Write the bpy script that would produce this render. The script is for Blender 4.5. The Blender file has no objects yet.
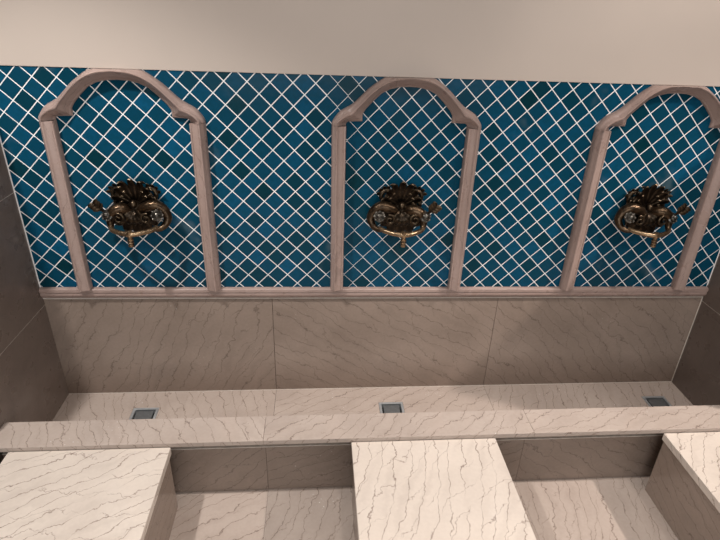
import bpy, bmesh, math, random
from mathutils import Vector, Matrix
random.seed(7)
C = bpy.context.scene.collection
PI = math.pi

# ------------------------------------------------------------------ helpers
def obj(name, bm, mat, parent=None, smooth=False, loc=None):
    me = bpy.data.meshes.new(name)
    bmesh.ops.recalc_face_normals(bm, faces=bm.faces[:])
    for f in bm.faces:
        f.smooth = smooth
    bm.to_mesh(me); bm.free()
    me.materials.append(mat)
    if smooth:
        try: me.set_sharp_from_angle(angle=math.radians(50))
        except Exception: pass
    o = bpy.data.objects.new(name, me); C.objects.link(o)
    if loc is not None: o.location = loc
    if parent is not None: o.parent = parent
    return o

def thing(name, label, cat, loc=(0, 0, 0), group=None):
    o = bpy.data.objects.new(name, None); C.objects.link(o)
    o.empty_display_size = .05
    o.location = loc; o['label'] = label; o['category'] = cat; o['kind'] = 'thing'
    if group: o['group'] = group
    return o

def struct(name, bm, mat, smooth=False):
    o = obj(name, bm, mat, smooth=smooth); o['kind'] = 'structure'
    return o

def uvmap(bm, faces, ang, off):
    """planar stone coordinates in metres, turned so every slab has its own vein run"""
    uv = bm.loops.layers.uv.verify()
    ca, sa = math.cos(ang), math.sin(ang)
    for f in faces:
        n = f.normal; ax = max(range(3), key=lambda i: abs(n[i]))
        for l in f.loops:
            c = l.vert.co
            a, b = ((c.y, c.z), (c.x, c.z), (c.x, c.y))[ax]
            l[uv].uv = (a * ca - b * sa + off[0], a * sa + b * ca + off[1])

def slab(bm, x0, x1, y0, y1, z0, z1, ang=0.0, bev=.0015):
    """one cut slab with eased edges"""
    t = bmesh.new()
    bmesh.ops.create_cube(t, size=1)
    for v in t.verts:
        v.co = Vector((x0 + (v.co.x + .5) * (x1 - x0), y0 + (v.co.y + .5) * (y1 - y0), z0 + (v.co.z + .5) * (z1 - z0)))
    if bev: bmesh.ops.bevel(t, geom=t.edges[:], offset=bev, segments=2, affect='EDGES', profile=.5)
    t.normal_update()
    uvmap(t, t.faces, ang, (random.uniform(-20, 20), random.uniform(-20, 20)))
    merge(bm, t)

def merge(bm, t):
    me = bpy.data.meshes.new('tmp'); t.to_mesh(me); t.free()
    bm.from_mesh(me); bpy.data.meshes.remove(me)

def catmull(pts, n):
    P = [Vector(p) for p in pts]; out = []
    for i in range(len(P) - 1):
        a = P[max(i - 1, 0)]; b = P[i]; c = P[i + 1]; d = P[min(i + 2, len(P) - 1)]
        for k in range(n):
            t = k / n
            out.append(.5 * ((2 * b) + (c - a) * t + (2 * a - 5 * b + 4 * c - d) * t * t + (3 * b - a - 3 * c + d) * t ** 3))
    out.append(P[-1]); return out

def tube(bm, pts, rad, seg=10, flat=1.0, flute=0.0, ref=Vector((0, -1, 0)), sub=4):
    """swept form; 4th component of each point = radius factor; flat < 1 makes a leaf"""
    P4 = [tuple(p) if len(p) == 4 else tuple(p) + (1.0,) for p in pts]
    P = catmull([p[:3] for p in P4], sub)
    Rr = catmull([(p[3], 0, 0) for p in P4], sub)
    rings = []
    for i, p in enumerate(P):
        d = (P[min(i + 1, len(P) - 1)] - P[max(i - 1, 0)]).normalized()
        s = d.cross(ref)
        if s.length < 1e-3: s = d.cross(Vector((0, 0, 1)))
        s.normalize(); u = s.cross(d).normalized()
        r = max(rad * Rr[i].x, .0004); ring = []
        for k in range(seg):
            a = 2 * PI * k / seg
            g = 1 + flute * math.cos(3 * a + PI / 2 * 3)
            ring.append(bm.verts.new(p + s * (math.cos(a) * r) + u * (math.sin(a) * r * flat * g)))
        rings.append(ring)
    for a, b in zip(rings, rings[1:]):
        for k in range(seg):
            bm.faces.new((a[k], a[(k + 1) % seg], b[(k + 1) % seg], b[k]))
    bm.faces.new(rings[0][::-1]); bm.faces.new(rings[-1])

def ball(bm, c, r, seg=14):
    t = bmesh.new(); bmesh.ops.create_uvsphere(t, u_segments=seg, v_segments=seg // 2 + 2, radius=1)
    for v in t.verts: v.co = Vector((c[0] + v.co.x * r[0], c[1] + v.co.y * r[1], c[2] + v.co.z * r[2]))
    merge(bm, t)

def lathe(bm, prof, c, axis, seg=20):
    """prof: (distance along axis, radius)"""
    ax = Vector(axis).normalized(); s = ax.cross(Vector((0, 0, 1)))
    if s.length < 1e-3: s = Vector((1, 0, 0))
    s.normalize(); u = ax.cross(s); c = Vector(c); rings = []
    for h, r in prof:
        rings.append([bm.verts.new(c + ax * h + (s * math.cos(2 * PI * k / seg) + u * math.sin(2 * PI * k / seg)) * max(r, .0003)) for k in range(seg)])
    for a, b in zip(rings, rings[1:]):
        for k in range(seg):
            bm.faces.new((a[k], a[(k + 1) % seg], b[(k + 1) % seg], b[k]))
    bm.faces.new(rings[0][::-1]); bm.faces.new(rings[-1])

# ------------------------------------------------------------------ materials
class N:
    def __init__(s, name):
        s.m = bpy.data.materials.new(name); s.m.use_nodes = True
        s.t = s.m.node_tree; s.b = s.t.nodes['Principled BSDF']
    def n(s, kind, **kw):
        x = s.t.nodes.new(kind)
        for k, v in kw.items(): setattr(x, k, v)
        return x
    def val(s, sock, v):
        if isinstance(v, bpy.types.NodeSocket): s.t.links.new(v, sock)
        else: sock.default_value = v
    def math(s, op, a, b=0.0, c=0.0):
        x = s.n('ShaderNodeMath', operation=op)
        for i, v in enumerate((a, b, c)): s.val(x.inputs[i], v)
        return x.outputs[0]
    def noise(s, vec, scale, detail=3.0, rough=.5):
        x = s.n('ShaderNodeTexNoise'); s.val(x.inputs['Vector'], vec)
        x.inputs['Scale'].default_value = scale; x.inputs['Detail'].default_value = detail
        x.inputs['Roughness'].default_value = rough
        return x.outputs['Fac']
    def ramp(s, v, lo, hi, a=0.0, b=1.0):
        x = s.n('ShaderNodeMapRange'); x.interpolation_type = 'SMOOTHSTEP'
        s.val(x.inputs[0], v)
        for i, k in enumerate((lo, hi, a, b)): x.inputs[i + 1].default_value = k
        return x.outputs[0]
    def mix(s, f, a, b):
        x = s.n('ShaderNodeMix', data_type='RGBA')
        s.val(x.inputs['Factor'], f)
        for k, v in (('A', a), ('B', b)):
            sock = [i for i in x.inputs if i.name == k and i.type == 'RGBA'][0]
            s.val(sock, v if isinstance(v, bpy.types.NodeSocket) else (*v, 1))
        return [o for o in x.outputs if o.type == 'RGBA'][0]
    def set(s, **kw):
        for k, v in kw.items():
            k = k.replace('_', ' ')
            if isinstance(v, tuple) and len(v) == 3: v = (*v, 1)
            s.val(s.b.inputs[k], v)
        return s.m

def marble(name, light, dark, vein, strength=.85, rough=.07, freq=22.0, flecks=0.0):
    M = N(name); uv = M.n('ShaderNodeTexCoord').outputs['UV']
    def mapping(scale, rot, loc):
        mp = M.n('ShaderNodeMapping'); M.val(mp.inputs[0], uv); mp.inputs['Scale'].default_value = scale
        mp.inputs['Rotation'].default_value = (0, 0, rot); mp.inputs['Location'].default_value = loc
        return mp.outputs[0]
    def veins(fr, rot, loc, w, msc, mlo, mhi):
        st = mapping((1, .55, 1), rot, loc); sp = M.n('ShaderNodeSeparateXYZ'); M.val(sp.inputs[0], mapping((1, 1, 1), rot, loc))
        f = M.math('MULTIPLY', sp.outputs[0], fr)
        f = M.math('ADD', f, M.math('MULTIPLY', M.noise(st, 5.0, 1.0), 2.6))
        f = M.math('ADD', f, M.math('MULTIPLY', M.noise(uv, 17.0, 4.0, .6), 1.15))
        d = M.math('ABSOLUTE', M.math('SUBTRACT', M.math('FRACT', f), .5))
        wd = M.math('MULTIPLY', M.ramp(M.noise(uv, 23.0, 2.0), .3, .7, .55, 1.3), w)
        ln = M.math('SUBTRACT', 1.0, M.math('MINIMUM', M.math('DIVIDE', d, wd), 1.0))
        return M.math('MULTIPLY', M.math('POWER', ln, .7), M.ramp(M.noise(uv, msc, 2.0), mlo, mhi))
    v1 = veins(freq, 0.0, (0, 0, 0), .040, 6.0, .26, .46)
    v2 = veins(freq * .7, .5, (3.1, 7.7, 0), .026, 9.0, .40, .56)
    soft = veins(freq * .8, .1, (1.3, 2.2, 0), .30, 5.0, .35, .65)
    v = M.math('MINIMUM', M.math('ADD', v1, M.math('MULTIPLY', v2, .8)), 1.0)
    cloud = M.ramp(M.noise(uv, 4.5, 4.0), .3, .7)
    grain = M.ramp(M.noise(uv, 90.0, 3.0), .3, .7)
    base = M.mix(M.math('ADD', M.math('MULTIPLY', cloud, .65), M.math('MULTIPLY', grain, .25)), dark, light)
    base = M.mix(M.math('MULTIPLY', soft, .12), base, vein)
    col = M.mix(M.math('MULTIPLY', v, strength), base, vein)
    if flecks:
        fl = M.math('MULTIPLY', M.ramp(M.noise(uv, 130.0, 2.0), .66, .72), M.ramp(M.noise(uv, 6.0, 2.0), .58, .7))
        col = M.mix(M.math('MULTIPLY', fl, flecks), col, (.85, .82, .78))
    bump = M.n('ShaderNodeBump'); bump.inputs['Strength'].default_value = .05; bump.inputs['Distance'].default_value = .002
    M.val(bump.inputs['Height'], v)
    M.val(M.b.inputs['Normal'], bump.outputs[0])
    rgh = M.ramp(M.noise(uv, 14.0, 3.0), .3, .75, rough * .8, rough * 1.7)
    return M.set(Base_Color=col, Roughness=rgh, IOR=1.5)

STONE_SEAT_LIT = marble('pale_marble_seat_lit', (.63, .545, .47), (.55, .47, .405), (.20, .145, .12))  # cream stone, made paler still to carry the stronger light on the seats
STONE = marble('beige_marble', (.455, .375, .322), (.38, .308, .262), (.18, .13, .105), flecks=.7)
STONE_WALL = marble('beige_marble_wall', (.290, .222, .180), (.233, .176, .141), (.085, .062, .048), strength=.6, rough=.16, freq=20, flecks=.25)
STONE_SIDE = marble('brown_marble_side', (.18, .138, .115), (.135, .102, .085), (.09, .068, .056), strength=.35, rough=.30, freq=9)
STONE_MOULD = marble('rose_marble_moulding', (.37, .265, .228), (.29, .205, .175), (.14, .092, .074), strength=.5, rough=.30, freq=26)

def plain(name, col, rough, metal=0.0, var=.08, sc=20.0):
    M = N(name); tc = M.n('ShaderNodeTexCoord').outputs['Object']
    f = M.ramp(M.noise(tc, sc, 4.0), .3, .7)
    c = M.mix(f, tuple(k * (1 - var) for k in col), tuple(min(1, k * (1 + var)) for k in col))
    return M.set(Base_Color=c, Roughness=rough, Metallic=metal)
PLASTER = plain('cream_plaster', (.50, .418, .357), .6, var=.02, sc=3)
ROOMWALL = plain('room_plaster', (.30, .29, .28), .7, var=.02, sc=2)
GROUT = plain('white_grout', (.86, .83, .80), .6, var=.06, sc=30)
CAULK = plain('pale_caulk', (.62, .55, .48), .5, var=.12, sc=40)
STEEL = plain('brushed_steel', (.50, .52, .53), .45, metal=.7, sc=60)
STEEL_DARK = plain('dull_steel', (.20, .21, .215), .45, metal=.7, sc=60)
BLACK = plain('dark_void', (.012, .012, .012), .6)

def glaze():
    M = N('teal_glazed_tile')
    at = M.n('ShaderNodeAttribute', attribute_name='tone'); tc = M.n('ShaderNodeTexCoord').outputs['Object']
    c = M.mix(at.outputs['Fac'], (.0025, .027, .037), (.0045, .070, .140))
    c = M.mix(M.math('MULTIPLY', M.ramp(M.noise(tc, 60, 3), .35, .7), .35), c, (.003, .04, .06))
    st = M.math('MULTIPLY', M.ramp(M.noise(tc, 5.5, 3), .62, .74), .10)      # dried water film
    c = M.mix(st, c, (.45, .48, .46))
    bp = M.n('ShaderNodeBump'); bp.inputs['Strength'].default_value = .12; bp.inputs['Distance'].default_value = .004
    M.val(bp.inputs['Height'], M.noise(tc, 22, 2)); M.val(M.b.inputs['Normal'], bp.outputs[0])
    return M.set(Base_Color=c, Roughness=.2, IOR=1.5, Specular_IOR_Level=.08)
GLAZE = glaze()

def bronze(name, dark, bright, lo, hi, rough):
    M = N(name); tc = M.n('ShaderNodeTexCoord').outputs['Object']
    g = M.n('ShaderNodeNewGeometry').outputs['Pointiness']
    f = M.math('MULTIPLY', M.ramp(g, lo, hi), M.ramp(M.noise(tc, 45, 4), .25, .6))
    bp = M.n('ShaderNodeBump'); bp.inputs['Strength'].default_value = .5; bp.inputs['Distance'].default_value = .003
    M.val(bp.inputs['Height'], M.noise(tc, 130, 3)); M.val(M.b.inputs['Normal'], bp.outputs[0])
    return M.set(Base_Color=M.mix(f, dark, bright), Roughness=rough, Metallic=.9)
BRONZE = bronze('antique_bronze', (.016, .011, .0075), (.11, .075, .045), .50, .61, .33)
BRONZE_MID = bronze('brown_bronze', (.021, .0135, .009), (.125, .078, .044), .47, .58, .30)
BRONZE_LIGHT = bronze('worn_bronze', (.11, .07, .042), (.36, .25, .15), .45, .56, .27)

# ------------------------------------------------------------------ key sizes (metres)
XL, XR = -1.362, 1.3224            # inner faces of the side walls
ZT = 1.3756                       # lower edge of the plaster
ZL0, ZL1 = .5355, .5820             # ledge moulding
ZTR = .0712                        # trough floor
J1, J2 = -.491, .432               # slab joints
def ledge_dz(x): return -.0052 * x       # and so does the ledge
def edge_z(x): return ZT - .0037 * x   # the plaster edge runs a touch out of level
KB, KF, KZ = -.412, -.530, .2936   # kerb top

# ------------------------------------------------------------------ tiled wall
q = .0375; X0, Z0 = -.2391, 1.3493
bm = bmesh.new()
tone = bm.faces.layers.float.new('tone')
g = .0015                          # half the joint, measured along a half diagonal
h = q - g * 1.414
zlo, zhi = ZL1 - .022, ZT + .012
def clip(poly, f):                 # Sutherland-Hodgman against f(p) >= 0
    out = []
    for i, p in enumerate(poly):
        r = poly[(i + 1) % len(poly)]; a, b = f(p), f(r)
        if a >= 0: out.append(p)
        if a * b < 0:
            t = a / (a - b); out.append((p[0] + (r[0] - p[0]) * t, p[1] + (r[1] - p[1]) * t))
    return out
def creep(x):                      # the laid courses close up a little across the middle bay
    K = ((-9, 0), (-.27, 0), (-.146, -.008), (.0, -.0125), (.3, -.0165), (9, -.0165))
    for (a, u), (b, v) in zip(K, K[1:]):
        if a <= x <= b: return u + (v - u) * (x - a) / (b - a)
for i in range(-34, 46):
    for r in range(-4, 24):
        if (i + r) % 2 == 0: continue
        cx, cz = X0 + i * q, Z0 - r * q; cx += creep(cx)
        tx, tz = random.gauss(0, .006), random.gauss(0, .006)
        tn = min(1, max(0, random.gauss(.5, .2)))
        def ring(hh, y, tilt):
            p = [(cx - hh, cz), (cx, cz - hh), (cx + hh, cz), (cx, cz + hh)]
            for f in (lambda p: p[0] - XL - .004, lambda p: XR - .004 - p[0], lambda p: p[1] - zlo, lambda p: zhi - p[1]):
                p = clip(p, f)
                if len(p) < 3: return None
            return [(a, y - (tilt and (tx * (a - cx) + tz * (b - cz))), b) for a, b in p]
        top = ring(h - .0016, -.0026, 1); mid = ring(h - .0004, -.0018, 1); low = ring(h, .002, 0)
        if not top or not mid or not low or not (len(top) == len(mid) == len(low)): continue
        R3 = [[bm.verts.new(p) for p in rr] for rr in (top, mid, low)]
        f = bm.faces.new(R3[0]); f[tone] = tn
        for A, B in zip(R3, R3[1:]):
            for k in range(len(A)):
                f = bm.faces.new((A[k], A[(k + 1) % len(A)], B[(k + 1) % len(A)], B[k])); f[tone] = tn
wt = struct('wall_back', bm, GLAZE)
bm = bmesh.new(); slab(bm, XL, XR, -.0012, .05, ZL0, ZT + .013, bev=0)
o = struct('wall_back_grout', bm, GROUT)

# plaster above, marble panel below
bm = bmesh.new(); slab(bm, -3.4, 3.4, -.0055, .06, ZT, 2.8, bev=.001)
for v in bm.verts:
    if v.co.z < 2: v.co.z += edge_z(v.co.x) - ZT
struct('wall_upper', bm, PLASTER)
bm = bmesh.new()
for a, b, an in ((XL, J1 - .0007, .45), (J1 + .0007, J2 - .0007, -1.05), (J2 + .0007, XR, -.8)):
    slab(bm, a, b, 0, .05, ZTR - .03, ZL0 + .012, an, .001)
struct('wall_lower', bm, STONE_WALL)

# side walls (big polished slabs with thin pale joints)
def side(name, x0, x1, rows, ang):
    bm = bmesh.new()
    for a, b in zip(rows, rows[1:]):
        slab(bm, x0, x1, -.50, .05, a + .0012, b - .0012, ang, .0008)
    struct(name, bm, STONE_SIDE)
    bm = bmesh.new()
    for z in rows[1:-1]:
        slab(bm, x0 + .0012, x1 - .0012, -.4985, .04, z - .003, z + .003, 0, 0)
    struct(name + '_joint', bm, CAULK)
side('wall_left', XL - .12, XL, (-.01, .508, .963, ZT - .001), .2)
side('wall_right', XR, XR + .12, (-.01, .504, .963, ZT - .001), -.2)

# caulk lines in the corners
bm = bmesh.new()
for x, s in ((XL, 1), (XR, -1)):
    a, b = sorted((x, x + s * .0042))
    slab(bm, a, b, -.004, 0, ZL1, ZT, bev=.0008)
struct('trim_1', bm, GROUT)
bm = bmesh.new()
slab(bm, XR - .003, XR, -.003, 0, ZTR, ZL0, bev=.0008)
slab(bm, XL, XR, -.003, 0, ZL0 - .008, ZL0 - .004, bev=.0008)
for v in bm.verts:
    if v.co.z > ZL0 - .009 and v.co.z < ZL0 - .003: v.co.z += ledge_dz(v.co.x)
slab(bm, XL, XR, -.002, 0, ZTR, ZTR + .0016, bev=.0004)
struct('trim_2', bm, CAULK)

# ledge moulding, swept along X
def sweep_x(bm, prof, xs, ang):
    for x0, x1 in zip(xs, xs[1:]):
        t = bmesh.new()
        A = [t.verts.new((x0, y, z)) for y, z in prof]; B = [t.verts.new((x1, y, z)) for y, z in prof]
        n = len(prof)
        for k in range(n): t.faces.new((A[k], A[(k + 1) % n], B[(k + 1) % n], B[k]))
        t.faces.new(A[::-1]); t.faces.new(B)
        t.normal_update(); uvmap(t, t.faces, ang, (random.uniform(-9, 9), random.uniform(-9, 9)))
        merge(bm, t)
bm = bmesh.new()
prof = [(.002, .588), (-.012, .5885), (-.026, .586), (-.030, .583), (-.031, .5725), (-.0285, .570), (-.0255, .569),
        (-.0265, .566), (-.0275, .562), (-.027, .557), (-.024, .553), (-.019, .550), (-.014, .549), (-.012, .543), (.002, .543)]
sweep_x(bm, [(y * .62, z - .0075) for y, z in prof], (XL + .002, J1 - .0005, J2, XR - .002), 1.2)
for v in bm.verts: v.co.z += ledge_dz(v.co.x)
struct('trim_3', bm, STONE_MOULD)

# ------------------------------------------------------------------ arches
OUT = [(-.26, 1.2165), (-.259, 1.226), (-.251, 1.240), (-.234, 1.261), (-.21, 1.276), (-.19, 1.288), (-.164, 1.312), (-.141, 1.335),
       (-.114, 1.356), (-.085, 1.374), (-.05, 1.386), (0, 1.391)]
INN = [(-.2115, 1.2165), (-.2115, 1.223), (-.204, 1.2285), (-.180, 1.2293), (-.1555, 1.230), (-.1555, 1.254), (-.145, 1.271), (-.120, 1.298),
       (-.093, 1.323), (-.066, 1.3365), (-.035, 1.344), (0, 1.346)]
# across the band: (share of the way from outer to inner edge, projection)
SEC = [(0, 0.0), (0, .014), (.04, .022), (.12, .028), (.22, .0315), (.25, .041), (.31, .0445), (.37, .0435), (.40, .037), (.48, .033), (.60, .026),
       (.73, .0185), (.84, .0125), (.86, .0145), (.94, .012), (1.0, .008), (1.0, 0.0)]
SECJ = [(0, 0.0), (0, .014), (.05, .023), (.14, .030), (.24, .034), (.27, .0405), (.33, .0425), (.40, .0415), (.43, .039), (.50, .037), (.64, .035),
        (.78, .0325), (.86, .030), (.88, .032), (.95, .032), (1.0, .029), (1.0, 0.0)]
def band(bm, O, I, sec, ang, ztop=9):
    t = bmesh.new(); rows = []; L = 0; Ls = []
    for k, (o, i) in enumerate(zip(O, I)):
        if k: L += math.dist(o, O[k - 1])
        Ls.append(L)
        rows.append([t.verts.new((o[0] + (i[0] - o[0]) * s, -y, min(o[1] + (i[1] - o[1]) * s, ztop - .0005))) for s, y in sec])
    uv = t.loops.layers.uv.verify(); du, dv = random.uniform(-9, 9), random.uniform(-9, 9)
    wid = [0]
    for a, b in zip(sec, sec[1:]): wid.append(wid[-1] + math.hypot((a[0] - b[0]) * .05, a[1] - b[1]))
    for k in range(len(rows) - 1):
        for j in range(len(sec) - 1):
            f = t.faces.new((rows[k][j], rows[k][j + 1], rows[k + 1][j + 1], rows[k + 1][j]))
            for l, (kk, jj) in zip(f.loops, ((k, j), (k, j + 1), (k + 1, j + 1), (k + 1, j))):
                l[uv].uv = (du + wid[jj] + ang * Ls[kk], dv + Ls[kk])
    t.faces.new(rows[0][::-1]); t.faces.new(rows[-1])
    merge(bm, t)
def smooth_pairs(n=5):
    O3 = catmull([(a, 0, b) for a, b in OUT], n); O = [(v.x, v.z) for v in O3]
    I = []
    for k in range(len(INN) - 1):
        for j in range(n):
            t = j / n; a, b = INN[k], INN[k + 1]; I.append((a[0] + (b[0] - a[0]) * t, a[1] + (b[1] - a[1]) * t))
    I.append(INN[-1])
    return O, I
OH, IH = smooth_pairs()
OF = OH + [(-x, z) for x, z in OH[-2::-1]]; IF = IH + [(-x, z) for x, z in IH[-2::-1]]
arch_x = (-.9500, .0, .9430)
arch_lab = ('brown marble arch moulding framing the left faucet',
            'brown marble arch moulding framing the middle faucet',
            'brown marble arch moulding framing the right faucet')
for x, lab in zip(arch_x, arch_lab):
    t = thing('marble_arch', lab, 'arch', (x, 0, ZL1), 'arch mouldings on the tiled wall')
    def put(name, bm):
        bmesh.ops.translate(bm, verts=bm.verts[:], vec=(0, 0, -ZL1))
        if x: bmesh.ops.scale(bm, verts=bm.verts[:], vec=(1.024, 1, 1))
        return obj(name, bm, STONE_MOULD, t, smooth=True)
    bm = bmesh.new(); band(bm, OF, IF, SEC, .2, edge_z(x));  put('arch_head', bm)
    for s in (-1, 1):
        bm = bmesh.new()
        zs = (1.2155, ZL1 + ledge_dz(x + s * .236) - .0005)
        O = [(s * .26, z) for z in zs]; I = [(s * .2115, z) for z in zs]
        band(bm, O, I, SECJ, .15); put('jamb', bm)

# ------------------------------------------------------------------ faucets
def make_faucet(x, label, handles):
    """local frame: x across, -y out of the wall, z up, origin on the wall at the faucet's centre"""
    t = thing('wall_faucet', label, 'faucet', (x, 0, .933), 'bronze faucets on the tiled wall')
    # pierced acanthus back plate
    bm = bmesh.new()
    for a, L, w in ((0, .104, .0135), (19, .100, .0125), (-19, .100, .0125), (38, .090, .012), (-38, .090, .012), (60, .080, .011), (-60, .080, .011)):
        A = math.radians(a); d = Vector((math.sin(A), 0, math.cos(A)))
        base = Vector((0, -.014, -.008)); pts = []
        for tt, yy, ww in ((0, .0, .55), (.25, -.008, .6), (.5, -.013, .75), (.75, -.017, 1.0), (.92, -.026, .85), (1.0, -.036, .35)):
            p = base + d * L * tt; pts.append((p.x, p.y + yy, p.z, ww))
        tube(bm, pts, w, seg=12, flat=.5, flute=.3)
        if a:                                            # small serrations on the leaf edges
            s = 1 if a > 0 else -1
            for tt in (.55, .75, .92):
                p = base + d * L * tt; e = Vector((math.cos(A), 0, -math.sin(A))) * s
                tube(bm, [(p.x, p.y - .012, p.z, .8), (p.x + e.x * .009, p.y - .017, p.z + e.z * .009 + .003, 1), (p.x + e.x * .015 + d.x * .006, p.y - .022, p.z + e.z * .015 + d.z * .006, .3)], .0055, seg=8, flat=.6, sub=3)
    for s in (-1, 1):                                    # C-scrolls left and right of the palmette
        for cx, cz, r0, turns, st, rr in ((.054, .030, .027, 1.35, 150, .0085), (.050, -.004, .024, 1.1, 60, .008)):
            pts = []
            for k in range(13):
                u = k / 12; A = math.radians(st) - turns * 2 * PI * u; r = r0 * (1 - .78 * u)
                pts.append((s * (cx + r * math.cos(A)), -.016 - .012 * u, cz + r * math.sin(A), 1 - .35 * u))
            tube(bm, pts, rr, seg=8, sub=3, flat=.8)
            ball(bm, (s * (cx), -.03, cz), (.008, .007, .008), 10)
        for k in range(4):                               # leaf fringe outside the scrolls
            A = math.radians(20 + 26 * k); cx, cz = .054 + .027 * math.cos(A), .030 + .029 * math.sin(A)
            tube(bm, [(s * cx, -.016, cz, .9), (s * (cx + .008 * math.cos(A)), -.02, cz + .009 * math.sin(A), 1), (s * (cx + .014 * math.cos(A)), -.027, cz + .015 * math.sin(A), .25)], .007, seg=8, flat=.55, sub=3)
    lathe(bm, [(0, .05), (.006, .05), (.012, .046), (.016, .036)], (0, .0, -.015), (0, -1, 0), 28)
    obj('backplate', bm, BRONZE, t, smooth=True)
    # boss with drooping leaves
    bm = bmesh.new()
    ball(bm, (0, -.043, .004), (.0135, .016, .016)); ball(bm, (0, -.03, -.012), (.03, .022, .022))
    for a, L in ((0, .056), (24, .056), (-24, .056), (50, .052), (-50, .052)):
        A = math.radians(a); d = Vector((math.sin(A), 0, -math.cos(A))); pts = []
        for tt, yy, ww in ((0, -.042, .5), (.3, -.060, .9), (.65, -.066, 1), (.9, -.060, .8), (1, -.064, .2)):
            pts.append((d.x * L * tt, yy, -.012 + d.z * L * tt, ww))
        tube(bm, pts, .0105, seg=12, flat=.45, flute=.3)
    obj('mask_boss', bm, BRONZE, t, smooth=True)
    # horns: a full curl on one side, a short one behind the lever on the other
    for s, half in ((-handles[0], [(.012, -.040, -.020, .8), (.040, -.050, -.004, 1.1), (.072, -.050, .004, 1.2), (.100, -.048, -.012, 1.08), (.113, -.052, -.042, .9),
                                   (.103, -.064, -.066, .72), (.086, -.076, -.075, .6), (.070, -.085, -.072, .5)]),
                    (handles[0], [(.012, -.042, -.020, .8), (.036, -.058, -.006, 1.2), (.062, -.064, -.014, 1.25), (.078, -.064, -.036, 1.0), (.080, -.070, -.058, .75), (.076, -.080, -.070, .55)])):
        bm = bmesh.new(); tube(bm, [(s * a, b, c, d) for a, b, c, d in half], .0165, seg=16, sub=6)
        obj('horn', bm, BRONZE_MID, t, smooth=True)
    bm = bmesh.new()
    half = [(.080, -.078, -.068, .9), (.066, -.098, -.071, 1.0), (.040, -.118, -.072, 1.0), (.018, -.127, -.073, 1.05), (0, -.130, -.073, 1.15)]
    tube(bm, [(-a, b, c, d) for a, b, c, d in half] + half[-2::-1], .0088, seg=14, sub=6)
    bar = obj('front_bar', bm, BRONZE_LIGHT, t, smooth=True)
    for s in (-1, 1):                                    # volute eyes on the horns
        bm = bmesh.new(); pts = []
        for k in range(11):
            u = k / 10; A = PI * .4 + 2 * PI * 1.2 * u; r = .019 * (1 - .7 * u)
            pts.append((s * (.046 + r * math.cos(A)), -.078 - .006 * u, -.036 + r * math.sin(A), 1 - .4 * u))
        tube(bm, pts, .0055, seg=8, sub=3)
        obj('volute', bm, BRONZE, t, smooth=True)
    bm = bmesh.new()                                     # leaves that fill the space over the bar
    for a, L in ((78, .078), (-78, .078), (0, .086), (54, .090), (-54, .090), (27, .090), (-27, .090)):
        A = math.radians(a); d = Vector((math.sin(A), 0, -math.cos(A))); pts = []
        for tt, yy, ww in ((0, -.030, .5), (.3, -.040, 1.0), (.65, -.044, 1.15), (.9, -.042, .9), (1, -.048, .25)):
            pts.append((d.x * L * tt, yy, -.016 + d.z * L * tt, ww))
        tube(bm, pts, .0185, seg=14, flat=.4, flute=.3)
    obj('lower_leaves', bm, BRONZE, t, smooth=True)
    # valve rosettes
    valve = {}
    for s in (-1, 1):
        bm = bmesh.new()
        ax = Vector((s * .15, -.8, .5)).normalized(); c = Vector((s * .082, -.066, -.030))
        lathe(bm, [(-.012, .011), (.004, .012), (.007, .019), (.010, .0205), (.013, .018), (.0145, .013), (.018, .0135), (.021, .011), (.023, .006), (.0255, .0065), (.028, .003)], c, ax, 20)
        sx = ax.cross(Vector((0, 0, 1))).normalized(); sy = ax.cross(sx)
        for k in range(8):
            A = 2 * PI * k / 8; p = c + ax * .011 + (sx * math.cos(A) + sy * math.sin(A)) * .0185
            ball(bm, p, (.0042, .0042, .0042), 8)
        valve[s] = obj('valve_rosette', bm, STEEL_OLD, t, smooth=True)
    for s in handles:                                    # leaf-shaped levers
        bm = bmesh.new()
        c = Vector((s * .090, -.070, -.018)); d = Vector((s * .62, -.15, .75)).normalized(); e = d.cross(Vector((0, -1, 0))).normalized()
        pts = []
        for tt, ww in ((0, .45), (.2, .4), (.45, .9), (.7, 1.15), (.9, .8), (1, .25)):
            p = c + d * .052 * tt; pts.append((p.x, p.y, p.z, ww))
        tube(bm, pts, .0125, seg=10, flat=.5, flute=.25)
        for tt in (.45, .65, .85):
            for k in (-1, 1):
                p = c + d * .052 * tt; r = p + e * k * .021 + d * .008
                tube(bm, [(p.x, p.y, p.z, .9), ((p.x + r.x) / 2, p.y - .003, (p.z + r.z) / 2, 1.1), (r.x, r.y - .005, r.z, .45)], .008, seg=8, flat=.6, sub=3)
        obj('lever_handle', bm, BRONZE, valve[s], smooth=True)
    # ringed nozzle under the bar
    bm = bmesh.new()
    lathe(bm, [(-.012, .004), (-.010, .010), (.004, .0105), (.010, .0085), (.014, .0075), (.018, .0075), (.0195, .0108), (.0235, .0108), (.025, .008), (.028, .008), (.0295, .0105), (.033, .0105), (.0345, .008), (.038, .008), (.0395, .0100), (.046, .0098), (.047, .0065), (.040, .006)],
          (0, -.130, -.072), (0, 0, -1), 20)
    obj('nozzle', bm, BRONZE_LIGHT, bar, smooth=True)
    return t
STEEL_OLD = bronze('tarnished_nickel', (.03, .026, .021), (.20, .18, .155), .48, .60, .33)
make_faucet(arch_x[0], 'antique bronze leaf-plate faucet inside the left arch', (-1,))
make_faucet(arch_x[1] - .004, 'antique bronze leaf-plate faucet inside the middle arch', (1,))
make_faucet(arch_x[2] - .006, 'antique bronze leaf-plate faucet inside the right arch', (1,))

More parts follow.
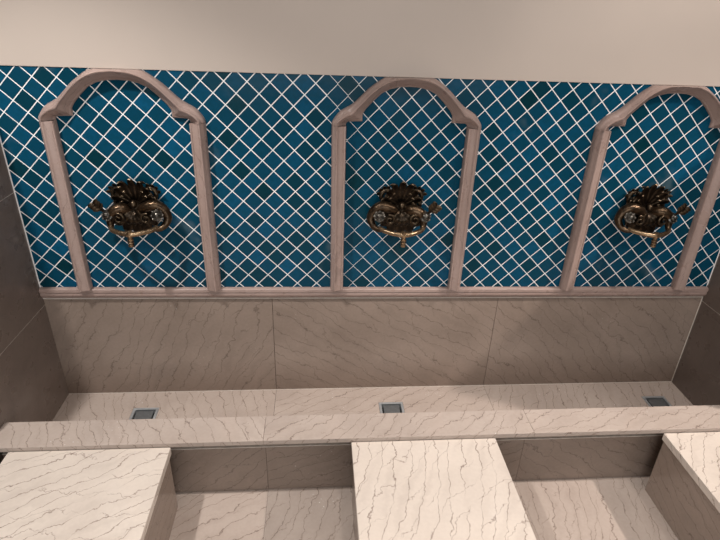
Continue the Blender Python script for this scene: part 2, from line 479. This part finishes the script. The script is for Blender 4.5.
# ------------------------------------------------------------------ trough floor, drains, kerb
drains = (-1.014, -.001, 1.172); dw = .052; dy0, dy1 = -.203, -.099
bm = bmesh.new()
cuts = (XL, J1, J2, XR)
angs = (-.35, 1.0, .2)
for (a, b), an, d in zip(zip(cuts, cuts[1:]), angs, drains):
    a += .0006; b -= .0006
    off = random.uniform(-9, 9)
    st = random.getstate()
    for x0, x1, y0, y1 in ((a, d - dw, KB + .0005, 0), (d + dw, b, KB + .0005, 0), (d - dw, d + dw, KB + .0005, dy0), (d - dw, d + dw, dy1, 0)):
        random.setstate(st)                              # one slab with a square hole: the veins run on
        slab(bm, x0, x1, y0, y1, ZTR - .03, ZTR, an, 0)
struct('floor_trough', bm, STONE)
labs = ('square steel floor drain at the left end of the trough', 'square steel floor drain in the middle of the trough', 'square steel floor drain at the right end of the trough')
for d, lab in zip(drains, labs):
    t = thing('floor_drain', lab, 'drain', (d, (dy0 + dy1) / 2, ZTR), 'floor drains in the trough')
    w = dw - .001; bm = bmesh.new(); r = .010
    for x0, x1, y0, y1 in ((-w, w, w - r, w), (-w, w, -w, -w + r), (-w, -w + r, -w + r, w - r), (w - r, w, -w + r, w - r)):
        slab(bm, x0, x1, y0, y1, -.02, .0015, bev=.0008)
    obj('drain_frame', bm, STEEL, t)
    bm = bmesh.new(); p = w - r - .007
    slab(bm, -p, p, -p, p, -.008, -.0005, bev=.0015)
    obj('cover_plate', bm, STEEL_DARK, t)
    bm = bmesh.new(); slab(bm, -w + .002, w - .002, -w + .002, w - .002, -.027, -.021, bev=0)
    obj('sump', bm, BLACK, t)

k = thing('trough_kerb', 'long low marble kerb between the wash trough and the seats', 'kerb', (0, (KB + KF) / 2, 0))
for a, b, an in ((XL + .001, J1 - .0003, -.5), (J1 + .0003, J2 - .0003, .75), (J2 + .0003, XR - .001, 1.1)):
    bm = bmesh.new(); slab(bm, a, b, KF, KB, KZ - .018, KZ, an, .0012)
    bmesh.ops.translate(bm, verts=bm.verts[:], vec=(0, -(KB + KF) / 2, 0))
    obj('coping_slab', bm, STONE, k)
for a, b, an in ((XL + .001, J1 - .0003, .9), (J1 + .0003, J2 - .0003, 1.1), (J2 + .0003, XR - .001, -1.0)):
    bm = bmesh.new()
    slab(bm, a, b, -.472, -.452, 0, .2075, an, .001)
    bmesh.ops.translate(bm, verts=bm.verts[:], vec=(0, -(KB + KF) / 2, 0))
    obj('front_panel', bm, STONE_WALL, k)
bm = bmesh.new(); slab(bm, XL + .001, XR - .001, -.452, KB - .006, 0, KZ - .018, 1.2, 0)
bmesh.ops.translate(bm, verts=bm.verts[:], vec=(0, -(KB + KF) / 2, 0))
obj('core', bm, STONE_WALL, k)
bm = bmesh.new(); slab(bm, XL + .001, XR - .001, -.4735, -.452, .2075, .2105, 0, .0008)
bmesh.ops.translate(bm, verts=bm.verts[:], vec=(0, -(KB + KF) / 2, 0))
obj('caulk_line', bm, CAULK, k)

# ------------------------------------------------------------------ footwell floor
bm = bmesh.new()
fx = (-3.4, -2.345, -1.42, J1, J2, 1.355, 2.28, 3.4)
fy = (-4.4, -3.5, -2.6, -1.7, -.46)
for a, b in zip(fx, fx[1:]):
    for c, d in zip(fy, fy[1:]):
        slab(bm, a + .0003, b - .0003, c + .0003, d - .0003, -.03, 0, random.choice((.55, .95, .2)), 0)
struct('floor', bm, STONE)

# ------------------------------------------------------------------ seats
seats = ((-1.295, -.7895, 1.02, 'brightest marble seat block at the left end of the kerb'),
         (-.199, .295, .28, 'marble seat block in the middle, between two open footwells'),
         (.900, 1.397, .62, 'marble seat block at the right end, its dark side facing the footwell'))
for x0, x1, an, lab in seats:
    cx = (x0 + x1) / 2; w = (x1 - x0) / 2
    t = thing('seat_block', lab, 'seat', (cx, -.76, 0), 'marble seats in front of the trough')
    bm = bmesh.new(); slab(bm, -w, w, -.23, .228, .2505, .2787, an, .002); obj('seat_slab', bm, STONE_SEAT_LIT, t)
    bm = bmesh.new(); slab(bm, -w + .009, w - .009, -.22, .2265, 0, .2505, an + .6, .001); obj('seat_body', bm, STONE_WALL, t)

# ------------------------------------------------------------------ the rest of the room (seen only in reflections)
bm = bmesh.new(); slab(bm, -3.4, 3.4, -4.4, .06, 2.8, 2.85, bev=0); struct('ceiling', bm, ROOMWALL)
bm = bmesh.new(); slab(bm, -3.4, 3.4, -4.45, -4.4, -.03, 2.8, bev=0); struct('wall_opposite', bm, ROOMWALL)
bm = bmesh.new(); slab(bm, -3.45, -3.4, -4.45, .06, -.03, 2.85, bev=0); struct('wall_far_left', bm, ROOMWALL)
bm = bmesh.new(); slab(bm, 3.4, 3.45, -4.45, .06, -.03, 2.85, bev=0); struct('wall_far_right', bm, ROOMWALL)
bm = bmesh.new()
slab(bm, -3.4, XL - .12, 0, .06, -.03, ZT, bev=0); slab(bm, XR + .12, 3.4, 0, .06, -.03, ZT, bev=0)
struct('wall_beside', bm, ROOMWALL)

# ------------------------------------------------------------------ lights
def spot(x, y, z, power, col, size=115, blend=.6, rad=.04):
    l = bpy.data.lights.new('downlight_and_fill', 'SPOT'); l.energy = power; l.color = col
    l.spot_size = math.radians(size); l.spot_blend = blend; l.shadow_soft_size = rad
    o = bpy.data.objects.new('downlight_and_fill', l); C.objects.link(o); o.location = (x, y, z)
    return o
def area(x, y, z, sx, sy, power, col):
    l = bpy.data.lights.new('soft_fill', 'AREA'); l.shape = 'RECTANGLE'; l.size = sx; l.size_y = sy; l.energy = power; l.color = col
    o = bpy.data.objects.new('soft_fill', l); C.objects.link(o); o.location = (x, y, z)
    return o
LZ = 2.72
def aim(o, x, y, z): o.rotation_euler = (Vector((x, y, z)) - o.location).to_track_quat('-Z', 'Y').to_euler()
aim(spot(-1.45, -.95, LZ, 128, (1, .98, .96), 88, .5), -1.05, -.95, 0)
aim(spot(.10, -.95, LZ, 34, (1, .94, .89), 80, .9), .0, -.95, 0)
aim(spot(1.15, -1.00, LZ, 42, (1, .93, .88), 66, .8), 1.0, -.05, 1.1)  # added washer that brightens the right end of the wall
aim(spot(2.40, -.98, LZ, 200, (1, .91, .85), 60, .7), .70, -.8, 0)
area(.4, -1.3, 2.78, 3.6, .6, 17, (1, .96, .94))  # added overhead fill that evens out the plaster, not a fitting
o = area(0, -4.36, 1.5, 3.2, 1.4, 48, (.95, .98, 1)); o.name = 'front_fill'  # added front fill for the upright faces; the far wall has no opening
o.rotation_euler = (PI / 2, 0, 0)
w = bpy.data.worlds.new('world'); bpy.context.scene.world = w; w.use_nodes = True
w.node_tree.nodes['Background'].inputs[0].default_value = (.5, .5, .5, 1)
w.node_tree.nodes['Background'].inputs[1].default_value = .05

# ------------------------------------------------------------------ camera
f_px, yaw, pitch, roll = 534.765, .0886, .4675, .0369
cy_, sy_, cp, sp = math.cos(yaw), math.sin(yaw), math.cos(pitch), math.sin(pitch)
fwd = Vector((sy_ * cp, cy_ * cp, -sp)); right = Vector((cy_, -sy_, 0)); up = right.cross(fwd)
r_ = right * math.cos(roll) + up * math.sin(roll); u_ = -right * math.sin(roll) + up * math.cos(roll)
cam = bpy.data.cameras.new('camera'); co = bpy.data.objects.new('camera', cam); C.objects.link(co)
cam.sensor_width = 36; cam.lens = f_px / 720 * 36; cam.clip_start = .02
co.matrix_world = Matrix(((r_.x, u_.x, -fwd.x, -.3098), (r_.y, u_.y, -fwd.y, -1.866), (r_.z, u_.z, -fwd.z, 1.6007), (0, 0, 0, 1)))
S = bpy.context.scene
S.camera = co
S.view_settings.view_transform = 'Standard'; S.view_settings.look = 'None'
S.view_settings.gamma = 1; S.view_settings.use_curve_mapping = False
S.view_settings.exposure = 0.42
